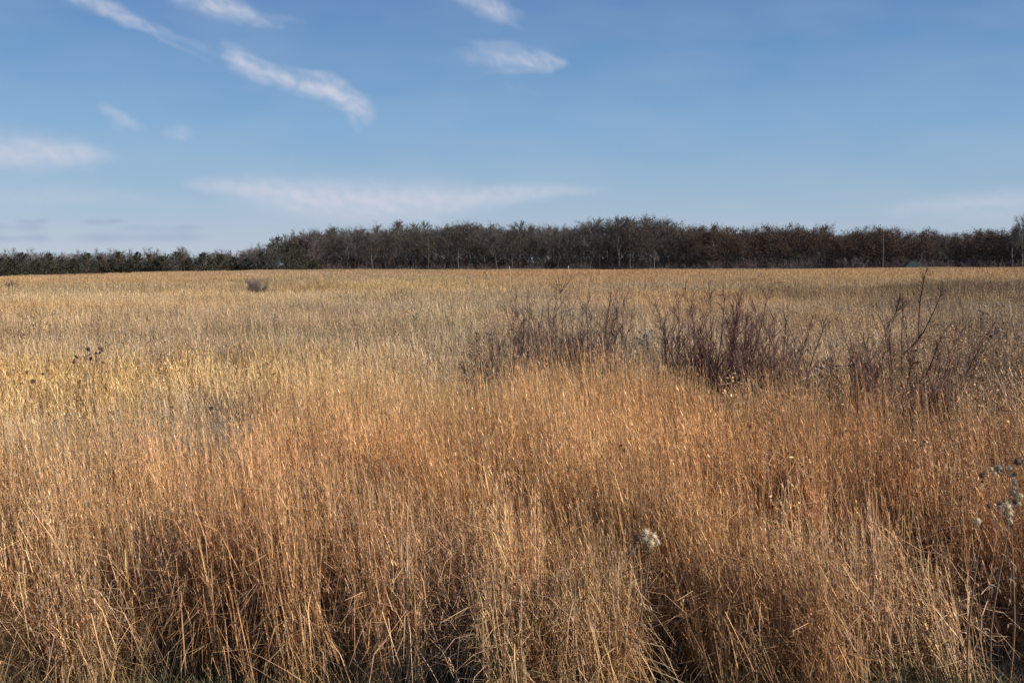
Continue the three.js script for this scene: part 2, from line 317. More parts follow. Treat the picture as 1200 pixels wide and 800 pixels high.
function scatter(name, label, category, geometry, rows, material = M.grass) { // rows: [x, z, turn, sxz, sy, leanX, leanZ, colour]
  const m = new THREE.InstancedMesh(geometry, material, rows.length), mat = new THREE.Matrix4(), col = new THREE.Color();
  rows.forEach(([x, z, turn, s, sy, lx, lz, c, dy = 0], k) => {
    const co = Math.cos(turn) * s, si = Math.sin(turn) * s;
    mat.set(co, lx * sy, si, x, 0, sy, 0, land(x, z) + dy, -si, lz * sy, co, z, 0, 0, 0, 1);
    m.setMatrixAt(k, mat); m.setColorAt(k, col.setRGB(c[0], c[1], c[2]));
  });
  m.name = name; m.castShadow = m.receiveShadow = true; scene.add(m);
  return tag(m, label, category, null, 'stuff');
}
const HALF = 0.62; // half the width sown per metre of depth: a little wider than the picture
const leanAt = (x, z) => [-0.09 + 0.2 * fbm(x * 0.7, z * 0.7, 31, 2) - 0.06 * smooth(-1, 3, x / Math.max(1, -z) * 5), 0.04 + 0.16 * fbm(x * 0.7 + 40, z * 0.7, 31, 2)];
const clearing = [[0.5, -4.05, 0.32], [1.74, -4.05, 0.26], [1.92, -4.15, 0.34]];   // round the weeds that stand in front
const edge = (x) => 4.15 + 0.5 * fbm(x * 0.55, 0.5, 71, 3) + 0.25 * fbm(x * 2.3, 3.5, 75, 2);   // where the tall grass begins

{ // the rust-coloured stand: three patch shapes
  const r = rngFrom(11), rows = [[], [], []];
  const shapes = [0, 1, 2].map((v) => bunches(100 + v, { bunches: 9, patch: 0.3, n: 31, radius: 0.085, height: 1.02, lean: 0.1, bend: 0.1, seg: 4, width: 0.0029, round: true, tufts: 9, tuftLen: 0.026, tuftW: 0.003, leaves: 2.4, leafLen: 0.26, paint: seedlingPaint, broken: 0.05, tilt: 0.14, tint: 0.6 }));
  for (let k = 0; k < 1120; k++) {
    const z = -Math.sqrt(16 + (12.6 * 12.6 - 16) * Math.pow(r(), 1.25)), x = (r() * 2 - 1) * (HALF * -z + 0.7);
    if (-z < edge(x) + 0.12 || clearing.some(([cx, cz, cr]) => Math.hypot(x - cx, (z - cz) * 0.8) < cr)) continue;
    const f = field(x, z), gap = fbm(x * 1.1, z * 1.0, 51, 3);
    if (r() > f.near || r() < smooth(0.14, 0.3, gap) * (z > -5.6 ? 0.5 : 0.85)) continue;
    const front = smooth(0, 1.2, -z - edge(x)), sy = (0.76 + 0.16 * front + 0.3 * fbm(x * 0.8, z * 0.8, 61, 3)) * f.h * (0.88 + 0.24 * r()), l = leanAt(x, z);
    rows[k % 3].push([x, z, r() * 6.283, 0.9 + 0.3 * r(), sy, l[0], l[1], tone(mix3(f.c, r() < 0.6 ? (x > 0.1 ? C.umber : C.grey) : C.straw, 0.4 * r() * r() + (1 - smooth(4.4, 5.6, -z)) * (0.08 + (x > 0.1 ? 0.4 : 0.22) * r()) + 0.22 * clamp(2.5 * fbm(x * 0.9 + 13, z * 0.9, 91, 3))), 0.8 + 0.36 * r())]);
  }
  const say = ['dense stand of rust orange waist high grass with feathery seed', 'rust and tan grass stems bunched through the orange stand', 'darker reddish grass bunches within the orange stand'];
  say.forEach((t, v) => scatter(numbered('bluestem_grass'), t, 'grass', shapes[v], rows[v]));
}
{ // curled straw blades at the foot of the stand
  const mb = new MB(), r = rngFrom(12); curls(mb, rngFrom(120), { n: 60, radius: 0.16, length: 0.4, width: 0.0048 });
  const rows = [];
  for (let k = 0; k < 1300; k++) {
    const z = -(4.0 + 2.2 * r() * r()), x = (r() * 2 - 1) * (HALF * -z + 0.6), leftness = smooth(0.6, -1.3, x);
    if (-z < edge(x) + 0.05 || r() > 0.35 + 0.6 * leftness || fbm(x * 1.5, z * 1.5, 53, 3) > 0.12) continue;
    rows.push([x, z, r() * 6.283, 0.7 + 0.5 * r(), (0.4 + 0.6 * r()) * (0.55 + 0.75 * leftness), 0, 0.05, tone(mix3(C.tan, r() < 0.5 ? C.grey : C.straw, r() * 0.8), 0.6 + 0.4 * r())]);
  }
  scatter('straw_blades', 'pale curled straw blades drooping at the foot of the orange grass', 'grass', mb.geometry(), rows);
}
{ // short green growth along the mown edge
  const mb = new MB(), r = rngFrom(13); curls(mb, rngFrom(130), { n: 160, radius: 0.3, length: 0.13, width: 0.0035, paint: (q) => q() < 0.3 ? [1.9, 1.4, 1.5] : gv(q, 0.8) });
  const rows = [];
  for (let k = 0; k < 420; k++) { const z = -(1.0 + 4.1 * Math.sqrt(r())), x = (r() * 2 - 1) * (HALF * -z + 1.0); rows.push([x, z, r() * 6.283, 0.8 + 0.5 * r(), 0.7 + 0.8 * r(), 0, 0, mix3([0.09, 0.105, 0.04], C.grey, 0.35 * r())]); }
  scatter('short_grass', 'short green and straw grass along the mown edge', 'grass', mb.geometry(), rows);
}
{ // the meadow behind the stand
  const r = rngFrom(14), rows = [[], []];
  const shapes = [0, 1].map((v) => bunches(140 + v, { bunches: 12, patch: 0.5, n: 24, radius: 0.13, height: 0.95, lean: 0.2, bend: 0.16, seg: 3, width: 0.0055, tufts: 6, tuftLen: 0.035, tuftW: 0.005, leaves: 2, leafLen: 0.26, paint: seedlingPaint, broken: 0.08, tint: 0.5 }));
  for (let k = 0; k < 4300; k++) {
    const d = Math.sqrt(30 + (44 * 44 - 30) * Math.pow(r(), 1.22)), z = -d, x = (r() * 2 - 1) * (HALF * d + 1), f = field(x, z);
    if (r() < f.near * 0.85) continue;
    const l = leanAt(x, z), sy = (0.74 + 0.35 * fbm(x * 0.4, z * 0.4, 63, 3)) * f.h * (0.8 + 0.4 * r());
    rows[k & 1].push([x, z, r() * 6.283, 0.9 + 0.4 * r(), sy, l[0], l[1], tone(f.c, 0.78 + 0.4 * r())]);
  }
  ['knee high beige and golden meadow grass behind the orange stand', 'weathered beige bunch grass among the bare shrubs'].forEach((t, v) => scatter(numbered('meadow_grass'), t, 'grass', shapes[v], rows[v]));
}
{ // brown forbs standing among the grass, past counting
  const r = rngFrom(17);
  const shapes = [0, 1].map((v) => {
    const mb = new MB(), q = rngFrom(170 + v);
    for (let k = 0; k < 9; k++) {
      const H = 0.5 + 0.34 * q(), a = q() * 6.28, o = 0.22 * Math.sqrt(q()), la = q() * 6.28, ll = 0.14 * q(), pts = [0, 1, 2, 3, 4].map((t) => V(Math.cos(a) * o + Math.cos(la) * ll * t * t / 16, H * t / 4 - 0.02, Math.sin(a) * o + Math.sin(la) * ll * t * t / 16)), c = gv(q, 0.6);
      mb.tube(pts, 0.0036, 0.0015, 3, c);
      for (let b = 0; b < 12; b++) { const t = 0.3 + 0.7 * q(), f = Math.min(3.999, t * 4), i = f | 0, p = V().lerpVectors(pts[i], pts[i + 1], f - i), an = q() * 6.28, L = 0.05 + 0.1 * (1 - t) + 0.03 * q(), e = V().copy(p).add(V(Math.cos(an) * L, L * (0.5 + 0.7 * q()), Math.sin(an) * L)); mb.ribbon([p, e], 0.003, 0.0015, rndDir(q), c); for (let h = 0; h < 3; h++) mb.leaf(V().copy(e).add(rndDir(q).multiplyScalar(0.012)), rndDir(q).multiplyScalar(0.016 + 0.014 * q()), rndDir(q).multiplyScalar(0.006), tone(c, q() < 0.2 ? 2.4 : 0.7 + 0.6 * q())); }
      for (let b = 0; b < 7; b++) { const t = 0.15 + 0.7 * q(), f = Math.min(3.999, t * 4), i = f | 0, p = V().lerpVectors(pts[i], pts[i + 1], f - i), d = rndDir(q); d.y = -Math.abs(d.y) * 0.6; mb.leaf(p, d.multiplyScalar(0.05 + 0.04 * q()), rndDir(q).multiplyScalar(0.008), tone(c, 0.8 + 0.7 * q())); }
    }
    return mb.geometry();
  });
  const rows = [[], []];
  for (let k = 0; k < 4200; k++) {
    const d = Math.sqrt(19 + (26 * 26 - 19) * Math.pow(r(), 1.5)), z = -d, x = (r() * 2 - 1) * (HALF * d + 1), b = x / d, f = field(x, z);
    const want = (0.08 + 0.75 * smooth(0.2, 0.42, b) * smooth(19, 12, d) + 0.6 * smooth(0.05, 0.3, fbm(x * 0.3, z * 0.3, 81, 3)) + 0.35 * smooth(7, 9, d) * smooth(13, 10, d)) * (1 - 0.75 * f.near) * (b < -0.05 ? 0.25 : 0.62) + 0.13 * f.near * smooth(0.12, 0.35, b);
    if (clearing.some(([cx, cz, cr]) => Math.hypot(x - cx, z - cz) < cr + 0.3)) continue;
    if (r() > want) continue;
    rows[k & 1].push([x, z, r() * 6.283, 0.9 + 0.4 * r(), (0.85 + 0.4 * r()) * f.h, -0.04, 0.02, tone(mix3(C.umber, C.tan, r() * 0.6), 0.6 + 0.5 * r())]);
  }
  ['dead brown forbs with small seed clusters among the grass', 'greyish dead forbs with curled leaves among the grass'].forEach((t, v) => scatter(numbered('dead_forbs'), t, 'forbs', shapes[v], rows[v], M.stalk));
}
{ // the open field
  const r = rngFrom(15), rows = [];
  const shape = bunches(150, { bunches: 18, patch: 1.3, n: 32, radius: 0.32, height: 0.9, lean: 0.2, bend: 0.18, seg: 2, width: 0.010, tufts: 2, tuftLen: 0.07, tuftW: 0.011, paint: seedlingPaint, tint: 0.34 });
  for (let k = 0; k < 5000; k++) {
    const d = Math.sqrt(36 * 36 + (128 * 128 - 36 * 36) * Math.pow(r(), 1.25)), z = -d, x = (r() * 2 - 1) * (HALF * d + 1), f = field(x, z), sy = (0.8 + 0.4 * fbm(x * 0.15, z * 0.15, 65, 3)) * f.h * (0.8 + 0.4 * r());
    rows.push([x, z, r() * 6.283, 0.9 + 0.4 * r(), sy, -0.04, 0.03, tone(f.c, 0.8 + 0.35 * r())]);
  }
  scatter('field_grass', 'tan grass of the open field with golden and grey drifts', 'grass', shape, rows);
}
{ // the far field, out to the wood
  const r = rngFrom(16), rows = [];
  const shape = bunches(160, { bunches: 26, patch: 3, n: 28, radius: 0.7, height: 0.9, lean: 0.2, bend: 0.18, seg: 2, width: 0.03, paint: (s) => gv(s, 0.9), tint: 0.36 });
  for (let k = 0; k < 5600; k++) {
    const d = Math.sqrt(112 * 112 + (326 * 326 - 112 * 112) * r()), z = -d, x = (r() * 2 - 1) * (HALF * d + 1), f = field(x, z), sy = (0.88 + 0.6 * fbm(x * 0.05, z * 0.05, 67, 3)) * f.h * (0.8 + 0.4 * r());
    rows.push([x, z, r() * 6.283, 0.9 + 0.4 * r(), sy, -0.03, 0.02, tone(f.c, 0.88 + 0.24 * r())]);
  }
  scatter('distant_grass', 'distant tan and orange grass stretching to the foot of the wood', 'grass', shape, rows);
}

// ---------------------------------------------------------------- bare trees of the wood
function growTree(seed, o) { // returns { trunk, crown }: stem and limbs, then fine branches and twigs
  const r = rngFrom(seed), tr = new MB(), cr = new MB(), tips = [];
  const bark = o.bark, twigC = o.twig;
  const grow = (p, dir, len, rad, level) => {
    const N = [6, 4, 3, 2, 1][level], pts = [p.clone()], d = dir.clone();
    for (let s = 0; s < N; s++) {
      d.add(rndDir(r).multiplyScalar(level === 0 ? 0.10 : 0.24)).add(V(0, level === 0 ? 0.08 : o.up * (level === 1 ? 0.16 : 0.1), 0)).normalize();
      pts.push(pts[s].clone().addScaledVector(d, len / N));
    }
    const tone = 0.8 + 0.4 * r();
    if (level <= 1) tr.tube(pts, rad, rad * 0.35, level ? 4 : 6, bark.map((v) => v * tone));
    else if (level === 2) cr.tube(pts, rad, rad * 0.4, 3, twigC.map((v) => v * tone));
    else cr.ribbon(pts, rad * 2, rad * 0.7, rndDir(r), twigC.map((v) => v * tone));
    if (level >= 2) tips.push(pts[N]);
    if (level === 4) return;
    const n = [o.limbs, ...(o.kids ?? [6, 6, 7])][level];
    for (let k = 0; k < n; k++) {
      const t = level === 0 ? lerp(o.fork, 1, (k + 0.4 * r()) / n) : 0.22 + 0.78 * (k + r()) / n, f = Math.min(t, 0.999) * N, i = f | 0, q = V().lerpVectors(pts[i], pts[i + 1], f - i);
      const ax = V().subVectors(pts[i + 1], pts[i]).normalize(), side = rndDir(r); side.addScaledVector(ax, -side.dot(ax)).normalize();
      const ang = level === 0 ? lerp(o.spread, 0.62, (t - o.fork) / (1 - o.fork)) : 0.5 + 0.45 * r();
      const nd = ax.multiplyScalar(Math.cos(ang)).addScaledVector(side, Math.sin(ang));
      grow(q, nd, level === 0 ? o.H * o.limb * (1 - 0.66 * (t - o.fork) / (1 - o.fork)) * (0.75 + 0.5 * r()) : len * (0.42 + 0.25 * r()), level === 0 ? rad * 0.42 : Math.max(level === 3 ? 0.017 : 0.024, rad * 0.5), level + 1);
    }
  };
  grow(V(0, -0.3, 0), V(0.04 * (r() - 0.5), 1, 0.04 * (r() - 0.5)).normalize(), o.H * o.stem, o.H * 0.0145, 0);
  if (o.leaves) for (let k = 0; k < o.leaves; k++) { // dead leaves that stayed on the twigs
    const p = tips[(r() * tips.length) | 0].clone().add(rndDir(r).multiplyScalar(0.25)), a = rndDir(r).multiplyScalar(0.22 + 0.2 * r()), b = V().crossVectors(a, rndDir(r)).normalize().multiplyScalar(0.08 + 0.06 * r()), t = 0.6 + 0.8 * r();
    cr.leaf(p, a, b, o.leafC.map((v) => v * t));
  }
  return { trunk: tr.geometry(), crown: cr.geometry() };
}
function treeKind(name, label, group, seed, o) {
  const g = growTree(seed, o), t = new THREE.Group();
  part('trunk', g.trunk, M.wood, t); part('crown', g.crown, M.wood, t);
  tag(t, label, 'tree', group); t.userData.kindName = name; g.crown.computeBoundingBox(); t.userData.tall = g.crown.boundingBox.max.y;
  return t;
}
const WOOD = 'leafless trees of the wood behind the field';
const barkA = [0.105, 0.088, 0.07], twigA = [0.10, 0.078, 0.058], barkB = [0.075, 0.06, 0.048], twigB = [0.085, 0.06, 0.042];
const tall = [0, 1, 2, 3].map((v) => treeKind('bare_tree', 'slender grey brown leafless tree in the wall of the wood', WOOD, 500 + v, { H: 13.5, stem: 0.9, fork: 0.3, limbs: 11, limb: [0.36, 0.44, 0.4, 0.34][v], spread: [0.8, 1.1, 0.95, 0.75][v], up: [1.4, 1, 1.2, 1.5][v], bark: v === 3 ? [0.15, 0.135, 0.115] : barkA, twig: v === 2 ? [0.125, 0.105, 0.088] : twigA }));
const oaks = [0, 1, 2].map((v) => treeKind('oak_tree', 'broad dark oak holding some brown leaves in the wood', 'oaks of the wood', 540 + v, { H: 13, stem: 0.72, fork: 0.26, limbs: 10, limb: 0.5, spread: 1.15, up: 0.8, bark: barkB, twig: twigB, leaves: 650, leafC: [0.105, 0.055, 0.028] }));
const skyline = [[300, 290], [325, 279], [345, 274], [375, 266], [420, 264], [470, 262], [520, 261], [560, 258], [600, 263], [640, 263], [680, 259], [720, 256], [760, 254], [800, 261], [850, 265], [900, 265], [930, 262], [960, 264], [985, 271], [1005, 272], [1030, 267], [1055, 276], [1085, 271], [1130, 271], [1170, 270], [1200, 270], [1500, 268]];
function topRow(px) { let i = 0; while (i < skyline.length - 2 && px > skyline[i + 1][0]) i++; return lerp(skyline[i][1], skyline[i + 1][1], clamp((px - skyline[i][0]) / (skyline[i + 1][0] - skyline[i][0]))); }

const ground = (p) => { p.y = land(p.x, p.z); return p; };
{ // three ranks of single trees
  const r = rngFrom(21);
  [[326, 8.4], [337, 8.2], [350, 8.6]].forEach(([d0, step], row) => {
    for (let px = 352 + row * 9; px < 1330; px += step / d0 * FOCAL * 0.5 * (0.75 + 0.5 * r())) {
      const d = d0 + 6 * (r() - 0.5), p = ground(at(px, 400, d)), oakShare = smooth(700, 880, px) * 0.85, src = r() < oakShare ? oaks[(r() * 3) | 0] : tall[(r() * 4) | 0];
      if (row === 0 && Math.abs(px - 762) < 14) continue;
      const want = EYE + (312 - topRow(px)) / FOCAL * d - p.y + 0.2 + (r() - 0.66) * 2.6, s = want / (src.userData.tall - 0.5), w = s * (0.82 + 0.6 * r());
      const t = copy(src, p, r() * 6.283, [w, s, w]); t.rotation.x = (r() - 0.5) * 0.07; t.rotation.z = (r() - 0.5) * 0.07;
    }
  });
  // trees deeper in the wood, told apart by nobody
  const mb = growTree(590, { H: 12.5, stem: 0.86, fork: 0.2, limbs: 12, limb: 0.4, spread: 0.9, up: 1.2, bark: barkB, twig: twigA });
  const wood = new THREE.Group(); wood.name = 'deep_wood'; tag(wood, 'mass of leafless trees deeper inside the wood', 'woodland', null, 'stuff');
  mb.crown.computeBoundingBox();
  const N = 200, trunkM = new THREE.InstancedMesh(mb.trunk, M.wood, N), crownM = new THREE.InstancedMesh(mb.crown, M.wood, N), m4 = new THREE.Matrix4();
  for (let k = 0; k < N; k++) {
    const px = 372 + (k + r()) / N * 1000, d = 360 + 40 * r(), p = ground(at(px, 400, d)), s = (EYE + (312 - topRow(px)) / FOCAL * d - p.y - 1.0) / mb.crown.boundingBox.max.y * (0.82 + 0.15 * r());
    m4.makeRotationY(r() * 6.283).scale(V(s * 1.1, s, s * 1.1)).setPosition(p); trunkM.setMatrixAt(k, m4); crownM.setMatrixAt(k, m4);
  }
  trunkM.name = 'trunks'; crownM.name = 'crowns'; trunkM.userData.kind = crownM.userData.kind = 'stuff';
  wood.add(trunkM, crownM); scene.add(shade(wood));
}
{ // single trees that stand out
  const oak = growTree(701, { H: 14.2, stem: 0.7, fork: 0.26, limbs: 12, limb: 0.52, spread: 1.2, up: 0.8, bark: [0.05, 0.04, 0.034], twig: [0.06, 0.046, 0.036] });
  const o = thing('oak_tree', 'largest dark spreading oak standing proud of the wood edge', 'tree', ground(at(762, 400, 318)));
  part('trunk', oak.trunk, M.wood, o); part('crown', oak.crown, M.wood, o); oak.crown.computeBoundingBox(); o.scale.set(1.05, (EYE + (312 - 254) / FOCAL * 318 - o.position.y) / oak.crown.boundingBox.max.y, 1.05);
  const sl = growTree(702, { H: 8, stem: 0.95, fork: 0.55, limbs: 7, limb: 0.2, spread: 0.7, up: 1.5, bark: [0.36, 0.32, 0.26], twig: [0.2, 0.17, 0.14] });
  const p1 = thing('pale_sapling', 'slender pale barked sapling beside the largest oak', 'tree', ground(at(766, 400, 314))); part('trunk', sl.trunk, M.wood, p1); part('crown', sl.crown, M.wood, p1);
  [[1184, 258, 'tall pale grey leafless tree with a forked top beyond the wood'], [1196, 249, 'tallest pale grey leafless tree rising above the wood']].forEach(([px, py, label], k) => {
    const t = growTree(710 + k, { H: 14, stem: 0.8, fork: 0.3, limbs: 9, limb: 0.36, spread: 0.6, up: 1.7, bark: [0.26, 0.235, 0.205], twig: [0.17, 0.15, 0.13] }), p = ground(at(px, 400, 320)), g = thing('pale_tree', label, 'tree', p);
    part('trunk', t.trunk, M.wood, g); part('crown', t.crown, M.wood, g); t.crown.computeBoundingBox(); g.scale.setScalar((EYE + (312 - py) / FOCAL * 320 - p.y) / t.crown.boundingBox.max.y);
  });
}
// ---------------------------------------------------------------- brush, scrub trees and cedars
function stemPaths(r, o) { // curved stems of a many-stemmed shrub
  const out = [];
  for (let k = 0; k < o.n; k++) {
    const a = r() * 6.2832, q = o.radius * Math.sqrt(r()), H = o.H * (0.55 + 0.5 * r()), sp = o.spread * H * (0.2 + r()), pts = [], wob = (r() - 0.5) * (o.wobble ?? 0.16) * H, an = a + (r() - 0.5);
    for (let s = 0; s <= 5; s++) { const t = s / 5; pts.push(V(Math.cos(a) * q + Math.cos(an) * sp * t * t + wob * Math.sin(t * 5 + k), H * t - 0.03, Math.sin(a) * q + Math.sin(an) * sp * t * t + wob * Math.cos(t * 4 + k))); }
    out.push(pts);
  }
  return out;
}
function twigsOn(mb, r, pts, o) { // short side twigs, forked once
  for (let k = 0; k < o.twigs; k++) {
    const t = (o.from ?? 0.25) + (1 - (o.from ?? 0.25)) * r(), f = Math.min(0.999, t) * (pts.length - 1), i = f | 0, p = V().lerpVectors(pts[i], pts[i + 1], f - i), ax = V().subVectors(pts[i + 1], pts[i]).normalize(), L = o.len * (0.4 + 0.9 * r()) * (1.15 - 0.6 * t);
    const dir = rndDir(r).multiplyScalar(0.75).add(ax).add(V(0, 0.25, 0)).normalize(), mid = V().copy(p).addScaledVector(dir, L * 0.5), end = V().copy(mid).addScaledVector(dir.clone().add(rndDir(r).multiplyScalar(0.35)).normalize(), L * 0.5), c = tone(o.color, 0.7 + 0.7 * r());
    mb.ribbon([p, mid, end], o.w, o.w * 0.4, rndDir(r), c);
    for (let b = 0; b < 2; b++) mb.ribbon([mid, V().copy(mid).addScaledVector(dir.clone().add(rndDir(r).multiplyScalar(0.8)).normalize(), L * 0.45)], o.w * 0.7, o.w * 0.3, rndDir(r), c);
  }
}
{
  const r = rngFrom(31);
  const brush = [0, 1, 2].map((v) => { // thicket along the foot of the wood
    const q = rngFrom(800 + v), st = new MB(), tw = new MB(), col = [[0.15, 0.115, 0.105], [0.115, 0.09, 0.078], [0.17, 0.135, 0.12]][v];
    for (const p of stemPaths(q, { n: 16, radius: 1.1, H: 4.4, spread: 0.3 })) { st.tube(p, 0.035, 0.012, 3, tone(col, 0.75)); twigsOn(tw, q, p, { twigs: 20, len: 1.1, w: 0.045, color: col, from: 0.1 }); }
    const g = new THREE.Group(); part('stems', st.geometry(), M.wood, g); part('twigs', tw.geometry(), M.wood, g);
    tag(g, ['grey purple leafless brush at the foot of the wood', 'dark brown leafless brush at the foot of the wood', 'pale grey leafless brush at the foot of the wood'][v], 'brush', 'brush along the foot of the wood'); g.userData.kindName = 'brush_shrub';
    return g;
  });
  for (let px = 338; px < 1300; px += 6 * (0.6 + 0.8 * r())) {
    const d = 316 + 12 * r(), p = ground(at(px, 400, d)), right = smooth(780, 880, px), s = lerp(0.8, 1.05, right) * (0.75 + 0.4 * r());
    copy(brush[r() < 0.3 + 0.55 * (1 - right) ? 1 : r() < 0.6 ? 0 : 2], p, r() * 6.283, [s * 1.3, s, s * 1.3]);
  }
  const N = 430, m4 = new THREE.Matrix4(), deep = new THREE.Group(); deep.name = 'deep_brush'; tag(deep, 'dark undergrowth deeper inside the wood', 'undergrowth', null, 'stuff');
  for (const child of brush[1].children) { const im = new THREE.InstancedMesh(child.geometry, M.wood, N), q = rngFrom(33); im.name = child.name; im.userData.kind = 'stuff'; for (let k = 0; k < N; k++) { const d = 330 + 70 * q(), p = ground(at(356 + 1000 * q(), 400, d)), s = 1.1 + 0.6 * q(); m4.makeRotationY(q() * 6.283).scale(V(s * 1.5, s, s * 1.5)).setPosition(p); im.setMatrixAt(k, m4); } deep.add(im); }
  scene.add(shade(deep));
  // scrub trees behind the cedars
  const scrub = [0, 1, 2].map((v) => treeKind('scrub_tree', ['low grey leafless tree behind the cedars', 'low brown leafless tree behind the cedars', 'low purplish leafless tree behind the cedars'][v], 'low bare trees behind the cedars', 820 + v, { H: 7, stem: 0.8, fork: 0.1, kids: [5, 5, 7], limbs: 10, limb: 0.5, spread: 0.9, up: 1.2, bark: [[0.115, 0.097, 0.083], [0.094, 0.072, 0.054], [0.108, 0.083, 0.083]][v], twig: [[0.15, 0.124, 0.108], [0.122, 0.09, 0.064], [0.138, 0.108, 0.106]][v] }));
  for (let row = 0; row < 2; row++) for (let px = -110 + row * 6; px < 372; px += 8.5 * (0.65 + 0.7 * r())) {
    const d = (row ? 335 : 318) + 8 * r(), p = ground(at(px, 400, d)), top = lerp(299, px > 280 ? lerp(296, 276, smooth(280, 360, px)) : 299, 1) + 9 * (r() - 0.62), s = (EYE + (312 - top) / FOCAL * d - p.y) / (scrub[0].userData.tall - 0.3), w = Math.max(s, 0.8) * (0.9 + 0.4 * r());
    copy(scrub[(r() * 3) | 0], p, r() * 6.283, [w, s, w]);
  }
  const lone = growTree(830, { H: 9.6, stem: 0.85, fork: 0.35, limbs: 8, limb: 0.3, spread: 0.7, up: 1.5, bark: [0.16, 0.135, 0.115], twig: [0.15, 0.125, 0.105] });
  const l = thing('bare_tree', 'thin leafless tree poking up above the row of cedars', 'tree', ground(at(213, 400, 312))); part('trunk', lone.trunk, M.wood, l); part('crown', lone.crown, M.wood, l);
}
function cedarShape(seed, H, R, col, col2) {
  const r = rngFrom(seed), tr = new MB(), cr = new MB();
  tr.tube([V(0, -0.2, 0), V(0.03, H * 0.4, 0.02), V(0, H * 0.94, 0)], H * 0.03, 0.02, 6, [0.10, 0.07, 0.055]);
  for (let k = 0; k < 150; k++) { // boughs, each a spray of small scales
    const t = Math.pow((k + r()) / 150, 1.15), y = H * (0.04 + 0.94 * t), a = r() * 6.2832, len = R * Math.pow(1 - t, 0.72) * (0.42 + 0.8 * r()) * (0.85 + 0.8 * noise(a * 0.8 + seed, t * 5, seed * 0.7)) + 0.15, dir = V(Math.cos(a), 0.28 + 0.5 * t, Math.sin(a)), c0 = r() < 0.22 ? col2 : col;
    tr.tube([V(0, y - len * 0.2, 0), V(0, y, 0).addScaledVector(dir, len * 0.8)], 0.03, 0.01, 3, [0.08, 0.06, 0.05]);
    for (let s = 0; s < 16; s++) { const p = V(0, y - len * 0.15, 0).addScaledVector(dir, len * Math.sqrt(0.08 + 0.92 * r())).add(rndDir(r).multiplyScalar((0.22 + 0.06 * len) * (1 - 0.7 * t))), al = rndDir(r).add(V(dir.x, 0.8, dir.z)).normalize().multiplyScalar((0.3 + 0.25 * r()) * (1.1 - 0.6 * t)), ac = V().crossVectors(al, rndDir(r)).normalize().multiplyScalar(0.08 + 0.07 * r()); cr.leaf(p, al, ac, tone(c0, 0.65 + 0.7 * r())); }
  }
  return [tr.geometry(), cr.geometry()];
}
{
  const green = [0.038, 0.046, 0.026], olive = [0.055, 0.055, 0.028], brown = [0.095, 0.058, 0.03];
  const list = [
    [-90, 302, 18, 1], [-45, 304, 18, 0], [14, 304, 13, 1, 'olive cedar half hidden between dark cedars'], [88, 306, 14, 1, 'low olive cedar filling the gap beside the rusty topped row'], [132, 307, 10, 0, 'low dark cedar under the rusty brown one'], [153, 306, 10, 0, 'short dark cedar beneath the flat topped one'], [184, 306, 11, 0, 'short dark cedar beside the broad black green one'], [222, 305, 11, 0, 'low dark cedar beside the thin leafless tree'], [249, 306, 10, 1, 'low olive cedar beside the even cone'], [291, 305, 10, 0, 'low dark cedar standing apart from the row'],
    [-62, 303, 15, 0], [-30, 300, 17, 0], [4, 305, 17, 0, 'low dark green cedar crowding the foot of taller cedars'], [27, 299, 20, 0, 'dark green cedar with a narrow pointed crown'], [44, 307, 14, 0, 'short dark cedar wedged between two tall cedars'], [59, 300, 17, 1, 'broad cedar flushed rusty brown toward its top'],
    [74, 307, 15, 0, 'low rounded dark cedar beside the rusty topped cedar'], [105, 299, 17, 0, 'tall dark cedar standing against a rusty bush'], [119, 303, 12, 2, 'rusty brown cedar leaning on a tall dark cedar'], [142, 298, 15, 1, 'olive brown rounded cedar with a flat top'], [163, 298, 13, 0, 'slim pointed dark green cedar beside a brown one'], [176, 301, 9, 2, 'narrow brown cedar beside a slim green one'],
    [193, 303, 16, 0, 'broad dense nearly black green cedar'], [209, 298, 17, 1, 'olive cedar under the thin leafless tree'], [240, 299, 14, 0, 'dark green cedar with an even cone shape'], [259, 301, 15, 1, 'squat olive brown cedar'], [275, 304, 11, 0, 'small dark cedar at the end of the cedar row'],
    [347, 288, 16, 0, 'broad dark conifer leaning on the wood edge'], [326, 280, 23, 0, 'tallest dark green conifer where the wood begins'], [340, 292, 15, 1, 'brownish olive cedar beside the tallest conifer'], [308, 298, 11, 0, 'small dark cedar before the tallest conifer'], [368, 308, 10, 1, 'small olive cedar tucked under the wood edge'],
  ];
  list.forEach(([px, py, half, tint, label = 'dark cedar standing at the end of the field'], k) => {
    const d = 304 + (k * 37 % 11) * 0.9, p = ground(at(px, 400, d)), H = EYE + (312 - py + 2.6) / FOCAL * d - p.y, [tr, cr] = cedarShape(900 + k, H, half / FOCAL * d * 1.4, [green, olive, brown][tint], tint === 0 ? olive : brown);
    const g = thing('cedar_tree', label, 'tree', p, 'cedars along the end of the field'); part('trunk', tr, M.wood, g); part('crown', cr, M.leaf, g);
  });
}
